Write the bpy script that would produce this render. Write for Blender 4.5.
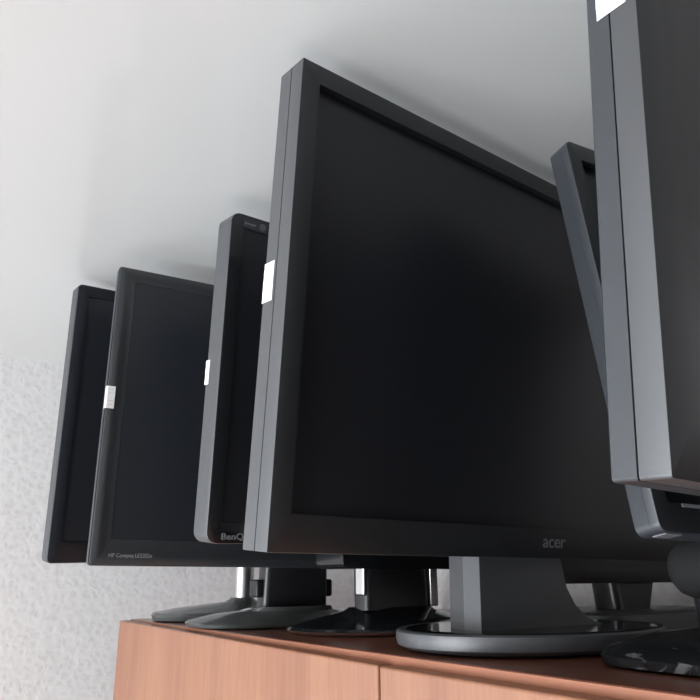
import bpy, bmesh, math, random
from mathutils import Vector, Matrix
for o in list(bpy.data.objects): bpy.data.objects.remove(o)
SC = bpy.context.scene; COL = SC.collection
R = math.radians; PI = math.pi

# ------------------------------------------------------------------ camera, world, light, exposure
EYE = 2.215                       # eye height; shapes below are laid out relative to the eye level
TOP = -0.06                       # cabinet top, relative to the eye
CEIL = 0.385
FLOOR = -EYE
psi, pit, rol = R(145.8), R(17.8), R(-0.35)
F = Vector((math.cos(psi)*math.cos(pit), math.sin(psi)*math.cos(pit), math.sin(pit)))
Rt = Vector((math.sin(psi), -math.cos(psi), 0)); Up = Rt.cross(F)
rt = Rt*math.cos(rol)+Up*math.sin(rol); up = -Rt*math.sin(rol)+Up*math.cos(rol)
cam = bpy.data.cameras.new('camera'); camo = bpy.data.objects.new('camera', cam); COL.objects.link(camo)
cam.sensor_width = 36; cam.lens = 36*708.0/700; cam.clip_start = 0.02
M = Matrix((rt, up, -F)).transposed().to_4x4(); M.translation = (0, 0, EYE); camo.matrix_world = M
SC.camera = camo

w = bpy.data.worlds.new('world'); SC.world = w; w.use_nodes = True
w.node_tree.nodes['Background'].inputs[0].default_value = (0.80, 0.88, 1.0, 1)
w.node_tree.nodes['Background'].inputs[1].default_value = 1.0

def area(name, loc, direction, sx, sy, power, col):
    l = bpy.data.lights.new(name, 'AREA'); l.shape = 'RECTANGLE'; l.size = sx; l.size_y = sy
    l.energy = power; l.color = col
    o = bpy.data.objects.new(name, l); COL.objects.link(o); o.location = loc
    o.rotation_euler = Vector(direction).to_track_quat('-Z', 'Y').to_euler()
    return o
WY = R(6)                         # the left wall stands slightly off square
WD = Vector((math.sin(WY), math.cos(WY), 0)); WN = Vector((math.cos(WY), -math.sin(WY), 0))
W0 = Vector((-1.36, 0.21, 0))
WS0, WS1, WZ0, WZ1 = -2.5, -0.42, 0.95, 2.20      # window opening along the left wall
p = W0 + WD*((WS0+WS1)/2) - WN*0.12
area('daylight_left_window', (p.x, p.y, (WZ0+WZ1)/2), WN, WS1-WS0, WZ1-WZ0, 10, (0.90, 0.95, 1.0))
area('daylight_front_window', (-0.20, -3.08, 1.45), (0, 1, 0), 2.5, 1.5, 165, (0.92, 0.96, 1.0))
SC.view_settings.view_transform = 'Standard'; SC.view_settings.look = 'None'
SC.view_settings.gamma = 1; SC.view_settings.exposure = 0.2; SC.view_settings.use_curve_mapping = False

# ------------------------------------------------------------------ materials
def mat(name, col, rough=0.5, spec=0.5, metal=0.0, coat=0.0, noise=None, bump=None, coat_rough=0.05):
    m = bpy.data.materials.new(name); m.use_nodes = True; nt = m.node_tree; b = nt.nodes['Principled BSDF']
    b.inputs['Base Color'].default_value = (*col, 1); b.inputs['Roughness'].default_value = rough
    b.inputs['Specular IOR Level'].default_value = spec; b.inputs['Metallic'].default_value = metal
    b.inputs['Coat Weight'].default_value = coat; b.inputs['Coat Roughness'].default_value = coat_rough
    tc = nt.nodes.new('ShaderNodeTexCoord')
    if noise:
        sc, amt = noise
        n = nt.nodes.new('ShaderNodeTexNoise'); n.inputs['Scale'].default_value = sc; n.inputs['Detail'].default_value = 5
        nt.links.new(tc.outputs['Object'], n.inputs['Vector'])
        r = nt.nodes.new('ShaderNodeValToRGB')
        r.color_ramp.elements[0].position = 0.3; r.color_ramp.elements[1].position = 0.7
        r.color_ramp.elements[0].color = (*[c*(1-amt) for c in col], 1); r.color_ramp.elements[1].color = (*[min(1, c*(1+amt)) for c in col], 1)
        nt.links.new(n.outputs['Fac'], r.inputs['Fac']); nt.links.new(r.outputs['Color'], b.inputs['Base Color'])
    if bump:
        sc, st, dist = bump
        n = nt.nodes.new('ShaderNodeTexNoise'); n.inputs['Scale'].default_value = sc; n.inputs['Detail'].default_value = 3
        nt.links.new(tc.outputs['Object'], n.inputs['Vector'])
        bp = nt.nodes.new('ShaderNodeBump'); bp.inputs['Strength'].default_value = st; bp.inputs['Distance'].default_value = dist
        nt.links.new(n.outputs['Fac'], bp.inputs['Height']); nt.links.new(bp.outputs['Normal'], b.inputs['Normal'])
    return m

def wood(name, dark, light, rough, coat=0.0):
    m = bpy.data.materials.new(name); m.use_nodes = True; nt = m.node_tree; b = nt.nodes['Principled BSDF']; L = nt.links.new
    tc = nt.nodes.new('ShaderNodeTexCoord'); mp = nt.nodes.new('ShaderNodeMapping')
    mp.inputs['Scale'].default_value = (9, 9, 0.7) if 'door' in name else (0.9, 14, 9)
    L(tc.outputs['Object'], mp.inputs['Vector'])
    n = nt.nodes.new('ShaderNodeTexNoise'); n.inputs['Scale'].default_value = 1.6; n.inputs['Detail'].default_value = 4; n.inputs['Distortion'].default_value = 0.6
    n2 = nt.nodes.new('ShaderNodeTexNoise'); n2.inputs['Scale'].default_value = 26; n2.inputs['Detail'].default_value = 6
    L(mp.outputs['Vector'], n.inputs['Vector']); L(mp.outputs['Vector'], n2.inputs['Vector'])
    mx = nt.nodes.new('ShaderNodeMix'); mx.inputs['Factor'].default_value = 0.35
    L(n.outputs['Fac'], mx.inputs[2]); L(n2.outputs['Fac'], mx.inputs[3])
    r = nt.nodes.new('ShaderNodeValToRGB'); r.color_ramp.elements[0].position = 0.36; r.color_ramp.elements[1].position = 0.64
    r.color_ramp.elements[0].color = (*dark, 1); r.color_ramp.elements[1].color = (*light, 1)
    L(mx.outputs[0], r.inputs['Fac']); L(r.outputs['Color'], b.inputs['Base Color'])
    b.inputs['Roughness'].default_value = rough; b.inputs['Specular IOR Level'].default_value = 0.4
    b.inputs['Coat Weight'].default_value = coat; b.inputs['Coat Roughness'].default_value = 0.25
    return m

def wallpaper():
    m = bpy.data.materials.new('embossed_wallpaper'); m.use_nodes = True; nt = m.node_tree; b = nt.nodes['Principled BSDF']; L = nt.links.new
    tc = nt.nodes.new('ShaderNodeTexCoord')
    v = nt.nodes.new('ShaderNodeTexVoronoi'); v.inputs['Scale'].default_value = 105; v.feature = 'SMOOTH_F1'
    n = nt.nodes.new('ShaderNodeTexNoise'); n.inputs['Scale'].default_value = 60; n.inputs['Detail'].default_value = 4; n.inputs['Distortion'].default_value = 1.5
    L(tc.outputs['Object'], v.inputs['Vector']); L(tc.outputs['Object'], n.inputs['Vector'])
    mul = nt.nodes.new('ShaderNodeMath'); mul.operation = 'ADD'; L(v.outputs['Distance'], mul.inputs[0]); L(n.outputs['Fac'], mul.inputs[1])
    r = nt.nodes.new('ShaderNodeValToRGB'); r.color_ramp.elements[0].position = 0.55; r.color_ramp.elements[1].position = 1.05
    r.color_ramp.elements[0].color = (0.76, 0.745, 0.745, 1); r.color_ramp.elements[1].color = (0.84, 0.825, 0.825, 1)
    L(mul.outputs[0], r.inputs['Fac']); L(r.outputs['Color'], b.inputs['Base Color'])
    bp = nt.nodes.new('ShaderNodeBump'); bp.inputs['Strength'].default_value = 0.3; bp.inputs['Distance'].default_value = 0.0022
    L(mul.outputs[0], bp.inputs['Height']); L(bp.outputs['Normal'], b.inputs['Normal'])
    b.inputs['Roughness'].default_value = 0.55; b.inputs['Specular IOR Level'].default_value = 0.35
    return m

MT = dict(
    plastic=mat('matte_dark_grey_plastic', (0.018, 0.020, 0.023), 0.38, 0.4, bump=(900, 0.12, 0.0004)),
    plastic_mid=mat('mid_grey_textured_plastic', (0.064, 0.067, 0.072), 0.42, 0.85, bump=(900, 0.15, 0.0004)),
    plastic_blk=mat('black_satin_plastic', (0.016, 0.016, 0.018), 0.30, 0.5),
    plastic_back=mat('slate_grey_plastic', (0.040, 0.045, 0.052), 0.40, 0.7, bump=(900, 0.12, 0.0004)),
    plastic_satin=mat('satin_dark_grey_plastic', (0.030, 0.033, 0.037), 0.30, 0.6),
    navy=mat('satin_blue_black_plastic', (0.012, 0.014, 0.020), 0.28, 0.3),
    gloss=mat('piano_black_plastic', (0.012, 0.013, 0.015), 0.12, 0.5),
    smoke=mat('smoked_glossy_plastic', (0.095, 0.10, 0.098), 0.16, 0.6, noise=(18, 0.15)),
    screen=mat('matte_screen_panel', (0.014, 0.015, 0.019), 0.33, 0.4),
    screen_b=mat('bluish_matte_screen_panel', (0.019, 0.022, 0.028), 0.30, 0.4),
    groove=mat('dark_groove', (0.01, 0.01, 0.01), 0.7, 0.2),
    chrome=mat('brushed_silver_metal', (0.66, 0.65, 0.65), 0.33, 0.5, metal=1.0),
    silver=mat('silver_print', (0.22, 0.22, 0.235), 0.45, 0.5),
    print_b=mat('light_grey_print', (0.30, 0.30, 0.31), 0.5, 0.4),
    print=mat('pale_grey_print', (0.15, 0.15, 0.16), 0.5, 0.4),
    badge=mat('bluish_badge', (0.028, 0.032, 0.045), 0.25, 0.5),
    paper=mat('white_paper_label', (0.93, 0.92, 0.92), 0.6, 0.3),
    pink=mat('pink_stamp_print', (0.86, 0.62, 0.66), 0.6, 0.3),
    ink=mat('grey_label_print', (0.60, 0.56, 0.60), 0.6, 0.3),
    rubber=mat('black_rubber', (0.02, 0.02, 0.02), 0.8, 0.2),
    door=wood('cabinet_door_wood', (0.285, 0.120, 0.070), (0.385, 0.180, 0.104), 0.42, 0.15),
    top=wood('cabinet_top_wood', (0.20, 0.072, 0.045), (0.27, 0.105, 0.062), 0.30, 0.3),
    edge=wood('cabinet_board_edge', (0.40, 0.16, 0.09), (0.50, 0.21, 0.12), 0.45),
    wallpaper=wallpaper(),
    ceiling=mat('satin_stretch_ceiling', (0.78, 0.78, 0.77), 0.09, 0.35),
    dim_wall=mat('darkened_unseen_wall', (0.36, 0.36, 0.32), 0.6, 0.3, bump=(60, 0.1, 0.001)),  # olive tone made up for the unseen right wall, cuts bounce onto the screens
    floor=mat('pale_grey_linoleum', (0.50, 0.51, 0.50), 0.4, 0.4, noise=(6, 0.06)),
    wallside=mat('white_window_frame', (0.85, 0.85, 0.85), 0.4, 0.5),
    glass=None)
g = bpy.data.materials.new('window_glass'); g.use_nodes = True; nt = g.node_tree
for n in list(nt.nodes): nt.nodes.remove(n)
o_ = nt.nodes.new('ShaderNodeOutputMaterial'); t_ = nt.nodes.new('ShaderNodeBsdfTransparent'); gl = nt.nodes.new('ShaderNodeBsdfGlossy'); mx_ = nt.nodes.new('ShaderNodeMixShader')
gl.inputs['Roughness'].default_value = 0.02; mx_.inputs[0].default_value = 0.06
nt.links.new(t_.outputs[0], mx_.inputs[1]); nt.links.new(gl.outputs[0], mx_.inputs[2]); nt.links.new(mx_.outputs[0], o_.inputs[0]); MT['glass'] = g

sm = mat('scuffed_glossy_black_plastic', (0.013, 0.014, 0.016), 0.18, 0.5); nt = sm.node_tree
tc = nt.nodes['Texture Coordinate']; mp = nt.nodes.new('ShaderNodeMapping'); mp.inputs['Scale'].default_value = (22, 75, 22)
n = nt.nodes.new('ShaderNodeTexNoise'); n.inputs['Scale'].default_value = 1.3; n.inputs['Detail'].default_value = 5; n.inputs['Distortion'].default_value = 1.2
cr = nt.nodes.new('ShaderNodeValToRGB'); cr.color_ramp.elements[0].position = 0.60; cr.color_ramp.elements[1].position = 0.66
cr.color_ramp.elements[0].color = (0.013, 0.014, 0.016, 1); cr.color_ramp.elements[1].color = (0.16, 0.16, 0.16, 1)
nt.links.new(tc.outputs['Object'], mp.inputs['Vector']); nt.links.new(mp.outputs['Vector'], n.inputs['Vector'])
nt.links.new(n.outputs['Fac'], cr.inputs['Fac']); nt.links.new(cr.outputs['Color'], nt.nodes['Principled BSDF'].inputs['Base Color'])
MT['scuffed'] = sm

# ------------------------------------------------------------------ mesh helpers
def obj(name, bm, m, parent=None, smooth=True, bevel=None, kind=None, label=None, angle=35):
    bmesh.ops.recalc_face_normals(bm, faces=bm.faces[:])
    me = bpy.data.meshes.new(name); bm.to_mesh(me); bm.free()
    me.materials.append(MT[m] if isinstance(m, str) else m)
    if smooth:
        me.polygons.foreach_set('use_smooth', [True]*len(me.polygons))
        me.set_sharp_from_angle(angle=R(angle))
    o = bpy.data.objects.new(name, me); COL.objects.link(o)
    if parent: o.parent = parent
    if bevel:
        md = o.modifiers.new('bevel', 'BEVEL'); md.width = bevel; md.segments = 3; md.limit_method = 'ANGLE'; md.angle_limit = R(30)
        md.harden_normals = False
    if kind: o['kind'] = kind
    if label: o['label'] = label
    return o
def box(bm, x0, x1, y0, y1, z0, z1, T=None):
    vs = [bm.verts.new((x, y, z)) for x in (x0, x1) for y in (y0, y1) for z in (z0, z1)]
    if T: 
        for v in vs: v.co = T(v.co)
    for f in ((0, 1, 3, 2), (4, 6, 7, 5), (0, 4, 5, 1), (2, 3, 7, 6), (0, 2, 6, 4), (1, 5, 7, 3)):
        bm.faces.new([vs[i] for i in f])
    return vs
def loft(bm, loops, cap0=True, cap1=True):
    L = [[bm.verts.new(p) for p in lp] for lp in loops]; n = len(L[0])
    for a, b in zip(L, L[1:]):
        for i in range(n):
            j = (i+1) % n; bm.faces.new((a[i], a[j], b[j], b[i]))
    if cap0: bm.faces.new(L[0][::-1])
    if cap1: bm.faces.new(L[-1])
def rr(a0, a1, b0, b1, r, k=5):
    pts = []
    for cx, cy, s in ((a1-r, b1-r, 0), (a0+r, b1-r, 90), (a0+r, b0+r, 180), (a1-r, b0+r, 270)):
        for i in range(k+1):
            t = R(s+90*i/k); pts.append((cx+r*math.cos(t), cy+r*math.sin(t)))
    return pts
def lathe(bm, prof, cx, cy, n=64, sx=1, sy=1):
    loops = [[(cx+sx*r*math.cos(2*PI*i/n), cy+sy*r*math.sin(2*PI*i/n), z) for i in range(n)] for r, z in prof]
    loft(bm, loops)
def superl(cx, cy, z, ax, ay, e=2.6, n=72):
    out = []
    for i in range(n):
        t = 2*PI*i/n; c, s = math.cos(t), math.sin(t)
        out.append((cx+ax*math.copysign(abs(c)**(2/e), c), cy+ay*math.copysign(abs(s)**(2/e), s), z))
    return out
def text_mesh(body, size, T, extrude=0.0002, shear=0.0, bold=0.0, sx=1.0):
    cu = bpy.data.curves.new('lettering', 'FONT'); cu.body = body; cu.size = size; cu.shear = shear; cu.extrude = extrude; cu.offset = bold
    cu.resolution_u = 3
    to = bpy.data.objects.new('lettering', cu); COL.objects.link(to)
    dg = bpy.context.evaluated_depsgraph_get(); dg.update()
    me = bpy.data.meshes.new_from_object(to.evaluated_get(dg)); bm = bmesh.new(); bm.from_mesh(me)
    bpy.data.objects.remove(to); bpy.data.curves.remove(cu); bpy.data.meshes.remove(me)
    for v in bm.verts: v.co = T(Vector((v.co.x*sx, v.co.y, v.co.z)))
    return bm
def thing(name, label, cat, loc, rz=0, group=None):
    o = bpy.data.objects.new(name, None); COL.objects.link(o); o.empty_display_size = 0.05
    o.location = loc; o.rotation_euler = (0, 0, rz); o['label'] = label; o['category'] = cat
    if group: o['group'] = group
    return o

# ------------------------------------------------------------------ the room
def struct(name, bm, m): return obj(name, bm, m, None, smooth=False, kind='structure')
XR, YF, YB = 2.6, -3.0, 1.02
def wall_with_hole(name, P0, D, N, s0, s1, z0, z1, hole, m, th=0.12):
    """wall face on the line P0+D*s, thickness away from N"""
    def T(c): return P0 + D*c.x - N*c.y + Vector((0, 0, c.z))
    bm = bmesh.new()
    if hole:
        h0, h1, k0, k1 = hole
        for a, b, c, d in ((s0, h0, z0, z1), (h1, s1, z0, z1), (h0, h1, z0, k0), (h0, h1, k1, z1)):
            box(bm, a, b, 0, th, c, d, T)
        bmesh.ops.remove_doubles(bm, verts=bm.verts[:], dist=1e-5)
    else: box(bm, s0, s1, 0, th, z0, z1, T)
    return struct(name, bm, m)
CZ = EYE+CEIL
wall_with_hole('wall_left', W0, WD, WN, -3.24, 0.82, 0, CZ, (WS0, WS1, WZ0, WZ1), 'wallpaper')
wall_with_hole('wall_back', Vector((0, YB, 0)), Vector((1, 0, 0)), Vector((0, -1, 0)), -1.30, XR, 0, CZ, None, 'wallpaper')
wall_with_hole('wall_right', Vector((XR, 0, 0)), Vector((0, 1, 0)), Vector((-1, 0, 0)), YF, YB, 0, CZ, None, 'dim_wall')
wall_with_hole('wall_front', Vector((0, YF, 0)), Vector((1, 0, 0)), Vector((0, 1, 0)), -1.75, XR, 0, CZ, (-1.45, 1.05, 0.70, 2.20), 'wallpaper')
bm = bmesh.new(); box(bm, -1.95, XR+.12, YF-.12, YB+.12, -0.1, 0); struct('floor', bm, 'floor')
bm = bmesh.new(); box(bm, -1.95, XR+.12, YF-.12, YB+.12, CZ, CZ+0.1); struct('ceiling', bm, 'ceiling')
def window(n, P0, D, N, s0, s1, z0, z1):
    def T(c): return P0 + D*c.x - N*c.y + Vector((0, 0, c.z))
    bm = bmesh.new(); f = 0.06; mid = (s0+s1)/2
    for a, b, c, d in ((s0, s0+f, z0, z1), (s1-f, s1, z0, z1), (s0+f, s1-f, z0, z0+f), (s0+f, s1-f, z1-f, z1), (mid-f/2, mid+f/2, z0+f, z1-f)):
        box(bm, a, b, 0.03, 0.09, c, d, T)
    fr = struct('window_%d' % n, bm, 'wallside')
    bm = bmesh.new(); box(bm, s0+f, mid-f/2, 0.055, 0.06, z0+f, z1-f, T); box(bm, mid+f/2, s1-f, 0.055, 0.06, z0+f, z1-f, T)
    obj('pane', bm, 'glass', fr, smooth=False)
    bm = bmesh.new(); box(bm, s0-.05, s1+.05, -0.12, 0.02, z0-0.03, z0-0.0005, T)
    obj('window_sill', bm, 'wallside', fr, smooth=False)
window(1, W0, WD, WN, WS0, WS1, WZ0, WZ1)
window(2, Vector((0, YF, 0)), Vector((1, 0, 0)), Vector((0, 1, 0)), -1.45, 1.05, 0.70, 2.20)

# ------------------------------------------------------------------ the wooden cabinet
TZ = EYE+TOP
cx0, cx1, cy0, cy1 = -1.172, 1.43, 0.377, 0.975
cab = thing('cabinet', 'orange-brown wooden cabinet carrying the row of monitors', 'cabinet', (0, 0.67, 0))
def local(o): 
    L = Vector(o.location); rz = o.rotation_euler[2]
    Mi = Matrix.Rotation(-rz, 3, 'Z')
    return lambda c: Mi @ (Vector(c)-L)
LC = local(cab)
bm = bmesh.new()
for a, b in ((cx0+.001, cx0+.017), (-0.502, -0.486), (0.129, 0.145), (0.787, 0.803), (cx1-.017, cx1-.001)): box(bm, a, b, cy0+.02, cy1-.004, 0.0, TZ-.0165, LC)
box(bm, cx0+.004, cx1-.004, cy1-.008, cy1-.003, 0.05, TZ-.017, LC)
box(bm, cx0+.02, cx1-.02, cy0+.03, cy1-.01, 0.06, 0.076, LC); box(bm, cx0+.02, cx1-.02, cy0+.03, cy1-.01, 1.2, 1.216, LC)
obj('body', bm, 'door', cab, smooth=False)
bm = bmesh.new(); box(bm, cx0, cx1, cy0+.0015, cy1, TZ-.016, TZ, LC); tb = obj('top_board', bm, 'top', cab, bevel=0.0012)
bm = bmesh.new(); box(bm, cx0+.001, cx1-.001, cy0+.0005, cy0+.0014, TZ-.0155, TZ-.0008, LC); obj('edge_band', bm, 'edge', cab, smooth=False)
dx = [cx0, -0.494, 0.1375, 0.7955, cx1]
for i in range(4):
    a, b = dx[i]+.0012, dx[i+1]-.0012
    zl = TZ-.0015 if i == 0 else TZ-.0070; zr = TZ-.0065 if i == 0 else TZ-.0070
    bm = bmesh.new(); vs = box(bm, a, b, cy0-.016, cy0-.0002, 0.07, TZ)
    for v in vs:
        if v.co.z > 1: v.co.z = zl if v.co.x < (a+b)/2 else zr
        v.co = LC(v.co)
    d = obj('door', bm, 'door', cab, bevel=0.002)
    bm = bmesh.new(); hx = b-.05 if i % 2 == 0 else a+.05
    box(bm, hx-.006, hx+.006, cy0-.045, cy0-.035, 1.1, 1.26, LC)
    box(bm, hx-.005, hx+.005, cy0-.036, cy0-.0155, 1.11, 1.12, LC); box(bm, hx-.005, hx+.005, cy0-.036, cy0-.0155, 1.24, 1.25, LC)
    obj('handle', bm, 'chrome', d, bevel=0.001)

# ------------------------------------------------------------------ monitors
class Mon:
    def __init__(s, name, label, P, ang, W, H, D, base, sc=1.0, group='computer monitors in a row on the cabinet'):
        s.P = Vector(P)*sc + Vector((0, 0, EYE)); y, t, r = [R(a) for a in ang]
        u = Vector((math.sin(y), math.cos(y), 0)); n0 = Vector((math.cos(y), -math.sin(y), 0)); z = Vector((0, 0, 1))
        v = math.cos(t)*z-math.sin(t)*n0; n = math.cos(t)*n0+math.sin(t)*z
        s.u = math.cos(r)*u+math.sin(r)*v; s.v = -math.sin(r)*u+math.cos(r)*v; s.n = n
        s.W, s.H, s.D = W, H, D
        s.root = thing(name, label, 'monitor', (base[0], base[1], TZ), -y, group)
        s.L = local(s.root)
        s.u0, s.n0 = u, n0
    def pan(s, a, b, c):            # panel coordinates: along the width, up, out of the screen
        return s.L(s.P + s.u*a + s.v*b + s.n*c)
    def stand_top(s):               # where the neck meets the back of the case
        return s.pan(s.W/2, 0.10, -s.D-.02)
    def case(s, front='plastic', back='plastic', scr='screen', r=0.003, split=0.5, ml=0.016, mr=0.016, mt=0.016, mb=0.022, rec=0.0045, groove=True, edge=0.0008, bulge=0.028, taper=0.0, step=None, side=None):
        W, H, D = s.W, s.H, s.D; cs = -D*split
        def lp(c, ins, rad=None): return [s.pan(a, b, c) for a, b in rr(ins, W-ins, ins, H-ins, max(0.0006, (r if rad is None else rad)-ins*.5))]
        bm = bmesh.new()
        inner = [s.pan(a, b, 0) for a, b in rr(ml, W-mr, mb, H-mt, 0.0006)]
        inner2 = [s.pan(a, b, -rec-.003) for a, b in rr(ml, W-mr, mb, H-mt, 0.0006)]
        fl = [lp(cs, 0.0), lp(-edge*1.2, 0.0), lp(-edge*.35, edge*.35), lp(0, edge)]
        if step: fl += [lp(0, step[0]), lp(step[1], step[0]+step[2])]
        if step: inner = [s.pan(a, b, step[1]) for a, b in rr(ml, W-mr, mb, H-mt, 0.0006)]
        loft(bm, fl + [inner, inner2]); fb = obj('front_bezel', bm, front, s.root)
        if side:                     # side plastic paler than the face: part real finish, part daylight painted in
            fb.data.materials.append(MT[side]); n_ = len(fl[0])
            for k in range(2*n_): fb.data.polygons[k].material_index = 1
        gp = 0.0009 if groove else 0.0001
        bm = bmesh.new()
        loops = [lp(cs-.0001, 0.0018), lp(cs-gp, 0.0018), lp(cs-gp, 0.0), lp(-D+.0015, taper), lp(-D, taper+.0015), lp(-D-.006, 0.03, .02), lp(-D-bulge, 0.075, .03)]
        loft(bm, loops); bc = obj('back_cover', bm, back, s.root)
        bm = bmesh.new()
        for i in range(14):          # ventilation slots
            a = W*.3+i*W*.4/13
            box(bm, -0.0015+a, 0.0015+a, H*.72, H*.78, -D-bulge-.0006, -D-bulge+.0004, lambda c: s.pan(c.x, c.y, c.z))
        obj('vent', bm, 'groove', bc, smooth=False)
        bm = bmesh.new(); box(bm, ml+.0002, W-mr-.0002, mb+.0002, H-mt-.0002, -rec-.002, -rec, lambda c: s.pan(c.x, c.y, c.z))
        obj('screen', bm, scr, s.root, smooth=False)
        return fb
    def prism(s, name, m, pts, z0, z1, parent=None, **k):   # plan polygon in WORLD xy
        bm = bmesh.new(); loft(bm, [[s.L((x, y, EYE+z0)) for x, y in pts], [s.L((x, y, EYE+z1)) for x, y in pts]])
        return obj(name, bm, m, parent or s.root, **k)
    def lettering(s, name, body, m, a, b, size, c=0.0002, parent=None, **k):
        bm = text_mesh(body, size, lambda q: s.pan(a+q.x, b+q.y, c+q.z), **k)
        return obj(name, bm, m, parent or s.root, smooth=False)
    def wbm(s, bm):                  # mesh made in world xy / eye-relative z -> thing space
        for v in bm.verts: v.co = s.L(v.co+Vector((0, 0, EYE)))
        return bm
    def sticker(s, c0, c1, b0, b1, wrap=0.0, lines=2):
        """white paper label on the near side face, optionally wrapping to the front"""
        bm = bmesh.new(); e = 0.0003
        prof = [(c0, -e), (c1, -e)] if not wrap else [(c0, -e), (-.0012, -e), (e, .0010), (e, wrap)]
        rnd = random.Random(int(b0*1e4)); nb = 8
        rows = []
        for j in range(nb+1):
            b = b0+(b1-b0)*j/nb; jj = 0.0 if j in (0, nb) else rnd.uniform(-.0003, .0003)
            rows.append([bm.verts.new(s.pan(a+(0 if i else 0), b, c+(jj if i == 0 else 0))) for i, (c, a) in enumerate(prof)])
        for r0, r1 in zip(rows, rows[1:]):
            for i in range(len(prof)-1): bm.faces.new((r0[i], r0[i+1], r1[i+1], r1[i]))
        st = obj('paper_label', bm, 'paper', s.root, smooth=False, label='white paper inventory label')
        md = st.modifiers.new('solid', 'SOLIDIFY'); md.thickness = 0.00015; md.offset = 0
        bm = bmesh.new(); n = 5
        for j in range(n):
            if j == 2: continue
            bb = b0+(b1-b0)*(0.15+0.7*j/(n-1)); h = (b1-b0)*.028
            if wrap: box(bm, .002, wrap-.0015, bb, bb+h, e+.00008, e+.00016, lambda c: s.pan(c.x, c.y, c.z))
            else: box(bm, -e-.00016, -e-.00008, bb, bb+h, c0+(c1-c0)*.15, c0+(c1-c0)*.85, lambda c: s.pan(c.x, c.y, c.z))
        obj('stamp', bm, 'pink', st, smooth=False)

def neck_between(mn, name, m, p0, p1, w0, w1, d0, d1, **k):
    """tapered neck between two thing-space points; w along y (width), d along x (depth)"""
    bm = bmesh.new(); loops = []
    for t in (0, .12, .5, .88, 1):
        q = Vector(p0).lerp(Vector(p1), t); w_ = w0+(w1-w0)*t; d_ = d0+(d1-d0)*t
        loops.append([(q.x+x, q.y+y, q.z) for x, y in rr(-d_/2, d_/2, -w_/2, w_/2, min(d_, w_)*.25, 4)])
    loft(bm, loops); return obj(name, bm, m, mn.root, **k)

# --- monitor furthest left: slim black, round base with a silver pole
m = Mon('computer_monitor', 'slim blue-black monitor at the far left end of the row, nearest the wallpapered wall',
        (-0.8577, 0.1785, 0.016), (-1.51, -5.48, 1.48), 0.52, 0.354, 0.028, (-1.030, 0.503), 1.1)
m.case(front='navy', back='plastic_back', side='plastic_back', scr='screen_b', r=0.006, split=0.35, ml=0.0145, mr=0.0145, mt=0.0155, mb=0.026, rec=0.0018, edge=0.002, groove=False, bulge=0.02)
bm = bmesh.new(); bx, by = -1.066, 0.500
loft(bm, [superl(bx+o, by, z, a, b, 2) for z, a, b, o in ((-.0595, .075, .115, 0), (-.058, .080, .121, 0), (-.051, .082, .123, 0), (-.0475, .080, .121, 0), (-.042, .060, .090, .008), (-.037, .038, .050, .022), (-.034, .022, .026, .034), (-.030, .0185, .0185, .036), (-.028, .017, .017, .036))])
obj('base', m.wbm(bm), 'smoke', m.root)
bm = bmesh.new(); lathe(bm, [(0.0145, -.031), (0.0145, 0.06)], -1.030, 0.503, 32); po = obj('pole', m.wbm(bm), 'chrome', m.root, label='shiny silver pole')
bm = bmesh.new(); box(bm, -0.03, 0.060, -0.05, 0.05, 0.10, 0.19)
obj('stand_hub', bm, 'plastic_blk', m.root, bevel=0.006)

# --- second monitor: dark grey with curved left bezel
m = Mon('computer_monitor', 'dark grey monitor second from the left, small printed model name at its lower left corner',
        (-0.759, 0.1977, 0.013), (5.3, 1.17, -.45), 0.50, 0.3475, 0.016, (-0.860, 0.492), 1.05)
fb = m.case(front='plastic_satin', back='plastic_back', side='plastic_back', r=0.004, split=0.2, ml=0.0205, mr=0.0205, mt=0.0175, mb=0.0270, rec=0.002, edge=0.0045, groove=False, bulge=.036, step=(0.010, -.0015, 0.004), scr='screen_b')
m.lettering('model_name', 'HP Compaq LE2202x', 'print_b', 0.0195, 0.0085, 0.0062, c=.0002, sx=.86)
m.sticker(-.006, 0, 0.170, 0.196, wrap=0.0095)
bm = bmesh.new(); bx, by = -0.902, 0.490
loft(bm, [superl(bx+o, by, z, a, b, e) for z, a, b, e, o in ((-.0598, .076, .115, 2.5, 0), (-.0585, .081, .120, 2.5, 0), (-.0545, .083, .122, 2.5, 0), (-.052, .080, .119, 2.5, 0), (-.044, .055, .09, 2.5, .012), (-.040, .035, .065, 2.6, .030), (-.035, .026, .055, 3, .042))])
obj('base', m.wbm(bm), 'smoke', m.root)
neck_between(m, 'neck', 'plastic_blk', (-.005, 0, .018), (0.004, 0, 0.15), 0.092, 0.088, 0.030, 0.030)
for sgn in (-1, 1):
    bm = bmesh.new(); box(bm, -.020, .006, sgn*.045 if sgn > 0 else -.055, .055 if sgn > 0 else -.045, .036, .058); obj('hinge_cap', bm, 'plastic', m.root, bevel=0.003)
bm = bmesh.new(); box(bm, -0.03, 0.03, -0.06, 0.06, 0.11, 0.21); obj('stand_hub', bm, 'plastic_blk', m.root, bevel=0.006)

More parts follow.
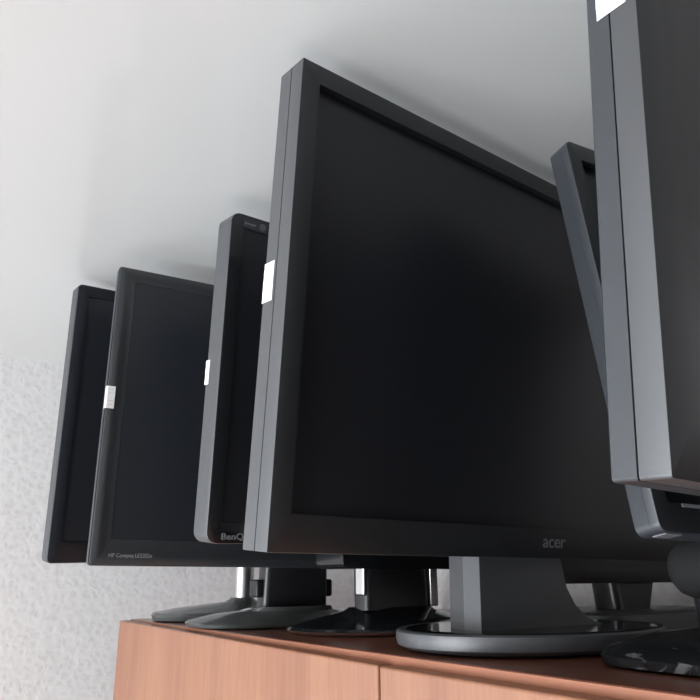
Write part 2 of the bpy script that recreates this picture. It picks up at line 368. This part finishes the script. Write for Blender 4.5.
# --- third: rounded corners, narrow
m = Mon('computer_monitor', 'black monitor with rounded corners and grey side, third from left, beside the largest one',
        (-0.6409, 0.2718, 0.0303), (-4.45, -6.04, 1.49), 0.50, 0.3325, 0.0285, (-0.705, 0.540), 1.0)
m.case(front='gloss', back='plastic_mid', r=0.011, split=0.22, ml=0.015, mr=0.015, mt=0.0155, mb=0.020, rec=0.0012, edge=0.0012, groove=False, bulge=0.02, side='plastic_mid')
m.lettering('maker_name', 'BenQ', 'silver', 0.0150, 0.0040, 0.0085, bold=.00015, sx=1.25)
bm = bmesh.new(); loft(bm, [[m.pan(a, b, c) for a, b in rr(0.0125, 0.048, 0.318, 0.3285, 0.002)] for c in (-.0005, .0003)]); bd = obj('badge', bm, 'badge', m.root, smooth=False, label='small bluish badge')
m.lettering('badge_print', 'Senseye', 'silver', 0.0150, 0.3220, 0.0042, c=.0005, parent=bd)
bm = bmesh.new(); loft(bm, [[m.pan(.037+.0042*math.cos(k*PI/12), .3235+.0040*math.sin(k*PI/12), c) for k in range(24)] for c in (.0002, .0005)]); obj('badge_ring', bm, 'plastic_mid', bd, smooth=False)
m.sticker(-.0295, -.0215, 0.153, 0.178)
bx, by = -0.720, 0.545
bm = bmesh.new(); loft(bm, [superl(bx, by, z, a, b, 2.2) for z, a, b in ((-.0598, .083, .120), (-.0585, .090, .127), (-.0555, .093, .130))]); rim = obj('base_rim', m.wbm(bm), 'chrome', m.root, label='shiny silver rim of the base')
bm = bmesh.new(); loft(bm, [superl(bx, by, z, a, b, 2.2) for z, a, b in ((-.0556, .0925, .1295), (-.0525, .090, .127), (-.044, .065, .085), (-.037, .036, .062), (-.033, .026, .056))]); obj('base', m.wbm(bm), 'gloss', m.root)
neck_between(m, 'neck', 'plastic_blk', (-.004, .0, .024), (-.010, .0, 0.16), 0.098, 0.094, 0.028, 0.028)
for sy, hw in ((-.051, .002), (.060, .0065)):
    bm = bmesh.new(); box(bm, -.008, .008, sy-hw, sy+hw, .040 if sy < 0 else .026, .13); obj('side_rail', bm, 'chrome', m.root, bevel=0.002, label='shiny silver rail on the neck')
bm = bmesh.new(); loft(bm, [[(x, y, z) for y, z in rr(-.092, .085, .069, .17, .008)] for x in (-.030, .020)]); obj('stand_hub', bm, 'gloss', m.root)

# --- small monitor standing behind the large one (only its lower edge and stand show)
m = Mon('computer_monitor', 'black monitor hidden behind the largest one, only its tapered neck and base showing beneath',
        (-0.560, 0.585, -0.0085), (0, 0, 0), 0.375, 0.30, 0.03, (-0.585, 0.775), 1.0)
m.case(front='plastic_blk', back='plastic_blk', r=0.004, split=0.5, ml=0.015, mr=0.015, mt=0.015, mb=0.018, rec=0.003, edge=0.001)
bx, by = -0.590, 0.815
bm = bmesh.new(); loft(bm, [superl(bx, by, z, a, b, 4) for z, a, b in ((-.0598, .082, .125), (-.058, .087, .130), (-.042, .086, .129), (-.0395, .082, .125), (-.039, .07, .11))]); obj('base', m.wbm(bm), 'plastic_mid', m.root)
neck_between(m, 'neck', 'plastic_blk', (0.0, .030, .020), (-.008, .058, 0.12), 0.066, 0.125, 0.040, 0.036)

# --- the large monitor in the middle
m = Mon('computer_monitor', 'largest monitor in the middle of the row, dark screen, on a flat oval grey base',
        (-0.4153, 0.2175, 0.0152), (-3.35, -4.92, -.17), 0.57, 0.3502, 0.0317, (-0.500, 0.530), 0.97)
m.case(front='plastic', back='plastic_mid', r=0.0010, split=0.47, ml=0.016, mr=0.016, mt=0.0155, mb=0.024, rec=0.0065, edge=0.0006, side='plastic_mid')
m.lettering('maker_name', 'acer', 'print', 0.2665, 0.0090, 0.0155, bold=.0001, shear=.15, sx=1.12)
m.sticker(-.0312, -.0180, 0.167, 0.1965)
bx, by = -0.475, 0.520
bm = bmesh.new(); lathe(bm, [(0.114, -.0595), (0.126, -.0575), (0.1335, -.0545), (0.1350, -.0490), (0.1345, -.0440), (0.1320, -.0425), (0.127, -.0430), (0.03, -.0430)], bx, by, 96, .74, 1)
obj('base', m.wbm(bm), 'plastic_mid', m.root, angle=28)
bm = bmesh.new(); lathe(bm, [(0.124, -.0432), (0.1255, -.0428), (0.124, -.0422), (0.110, -.0424), (0.03, -.0418)], bx, by, 96, .74, 1); obj('base_top', m.wbm(bm), 'gloss', m.root, label='glossy dark top of the oval base')
bm = bmesh.new(); prof = []     # neck with a flare at its far foot; outline in y/z, swept in x
ol = [(.4350, .12), (.4330, .02), (.4310, -.043), (.590, -.043), (.580, -.0415), (.562, -.035), (.549, -.025), (.539, -.010), (.533, .02), (.530, .12)]
loft(bm, [[(x, y+(.008 if (k == 0 and y < .44) else 0), z) for y, z in ol] for k, x in ((0, -.494), (1, -.468), (2, -.448))])
obj('neck', m.wbm(bm), 'plastic_mid', m.root, smooth=False)
bm = bmesh.new(); box(bm, -.05, .03, -.06, .06, .10, .22); obj('stand_hub', bm, 'plastic_blk', m.root, bevel=.005)

# --- smaller monitor between the large one and the nearest one
m = Mon('computer_monitor', 'smaller dark monitor squeezed between the largest one and the one cut by the right edge',
        (-0.2682, 0.4161, 0.0261), (7.36, 8.84, -1.47), 0.36, 0.305, 0.020, (-0.300, 0.565), 0.95)
m.case(front='plastic', back='plastic_back', r=0.006, split=0.35, ml=0.0125, mr=0.0125, mt=0.0165, mb=0.0185, rec=0.006, edge=0.0012, groove=False, bulge=0.02, side='plastic_back')
bx, by = -0.297, 0.570
bm = bmesh.new(); loft(bm, [superl(bx, by, z, a, b, 3.4) for z, a, b in ((-.0598, .070, .128), (-.058, .073, .134), (-.0525, .0735, .135), (-.048, .071, .130), (-.040, .05, .09), (-.036, .025, .05))]); obj('base', m.wbm(bm), 'scuffed', m.root)
neck_between(m, 'neck', 'plastic_blk', (-.012, .0, .022), (-.015, .0, 0.13), 0.06, 0.06, 0.03, 0.03)
hy, hz = .538, .005
def disc_x(x, r, n=44): return [(x, hy+r*math.cos(2*PI*i/n), hz+r*math.sin(2*PI*i/n)) for i in range(n)]
bm = bmesh.new(); loft(bm, [disc_x(x, r) for x, r in ((-.338, .010), (-.336, .015), (-.331, .0195), (-.324, .0220), (-.306, .0225), (-.3025, .0220), (-.301, .0205))]); hb = obj('hinge_barrel', m.wbm(bm), 'rubber', m.root)
bm = bmesh.new(); loft(bm, [disc_x(x, r) for x, r in ((-.3011, .0208), (-.2998, .0210), (-.2990, .0204), (-.2994, .0196), (-.3011, .0190))]); obj('ring', m.wbm(bm), 'chrome', hb, label='thin silver ring')
bm = bmesh.new(); box(bm, .024, .13, .0160, .0182, .0001, .0006, lambda c: m.pan(c.x, c.y, c.z)); obj('ledge_glint', bm, 'silver', m.root, smooth=False, label='thin pale strip standing for light caught on the lower bezel ledge')  # pale strip added as the glint on the ledge below the screen
bm = bmesh.new(); box(bm, .006, .020, -.0008, -.0001, -.012, -.002, lambda c: m.pan(c.x, c.y, c.z)); obj('foil_tab', bm, 'silver', m.root, smooth=False, label='small pale tab under the lower corner')

# --- nearest monitor, cut by the right edge
m = Mon('computer_monitor', 'nearest monitor, cut off by the right edge, with a broad two-part grey side',
        (-0.1751, 0.2851, 0.0395), (1.29, -2.92, -2.08), 0.50, 0.32, 0.0280, (-0.125, 0.500), 0.87)
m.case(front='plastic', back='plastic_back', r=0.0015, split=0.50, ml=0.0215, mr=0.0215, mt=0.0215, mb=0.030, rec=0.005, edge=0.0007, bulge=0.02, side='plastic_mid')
m.sticker(-.0213, -.0052, 0.2205, 0.252)
bx, by = -0.140, 0.500
bm = bmesh.new(); loft(bm, [superl(bx, by, z, a, b, 2.2) for z, a, b in ((-.0598, .074, .10), (-.058, .077, .104), (-.050, .078, .105), (-.046, .073, .10), (-.042, .03, .05))]); obj('base', m.wbm(bm), 'plastic_blk', m.root)
neck_between(m, 'neck', 'plastic_blk', (-.068, .0, .013), (-.062, .0, 0.16), 0.08, 0.08, 0.03, 0.03)
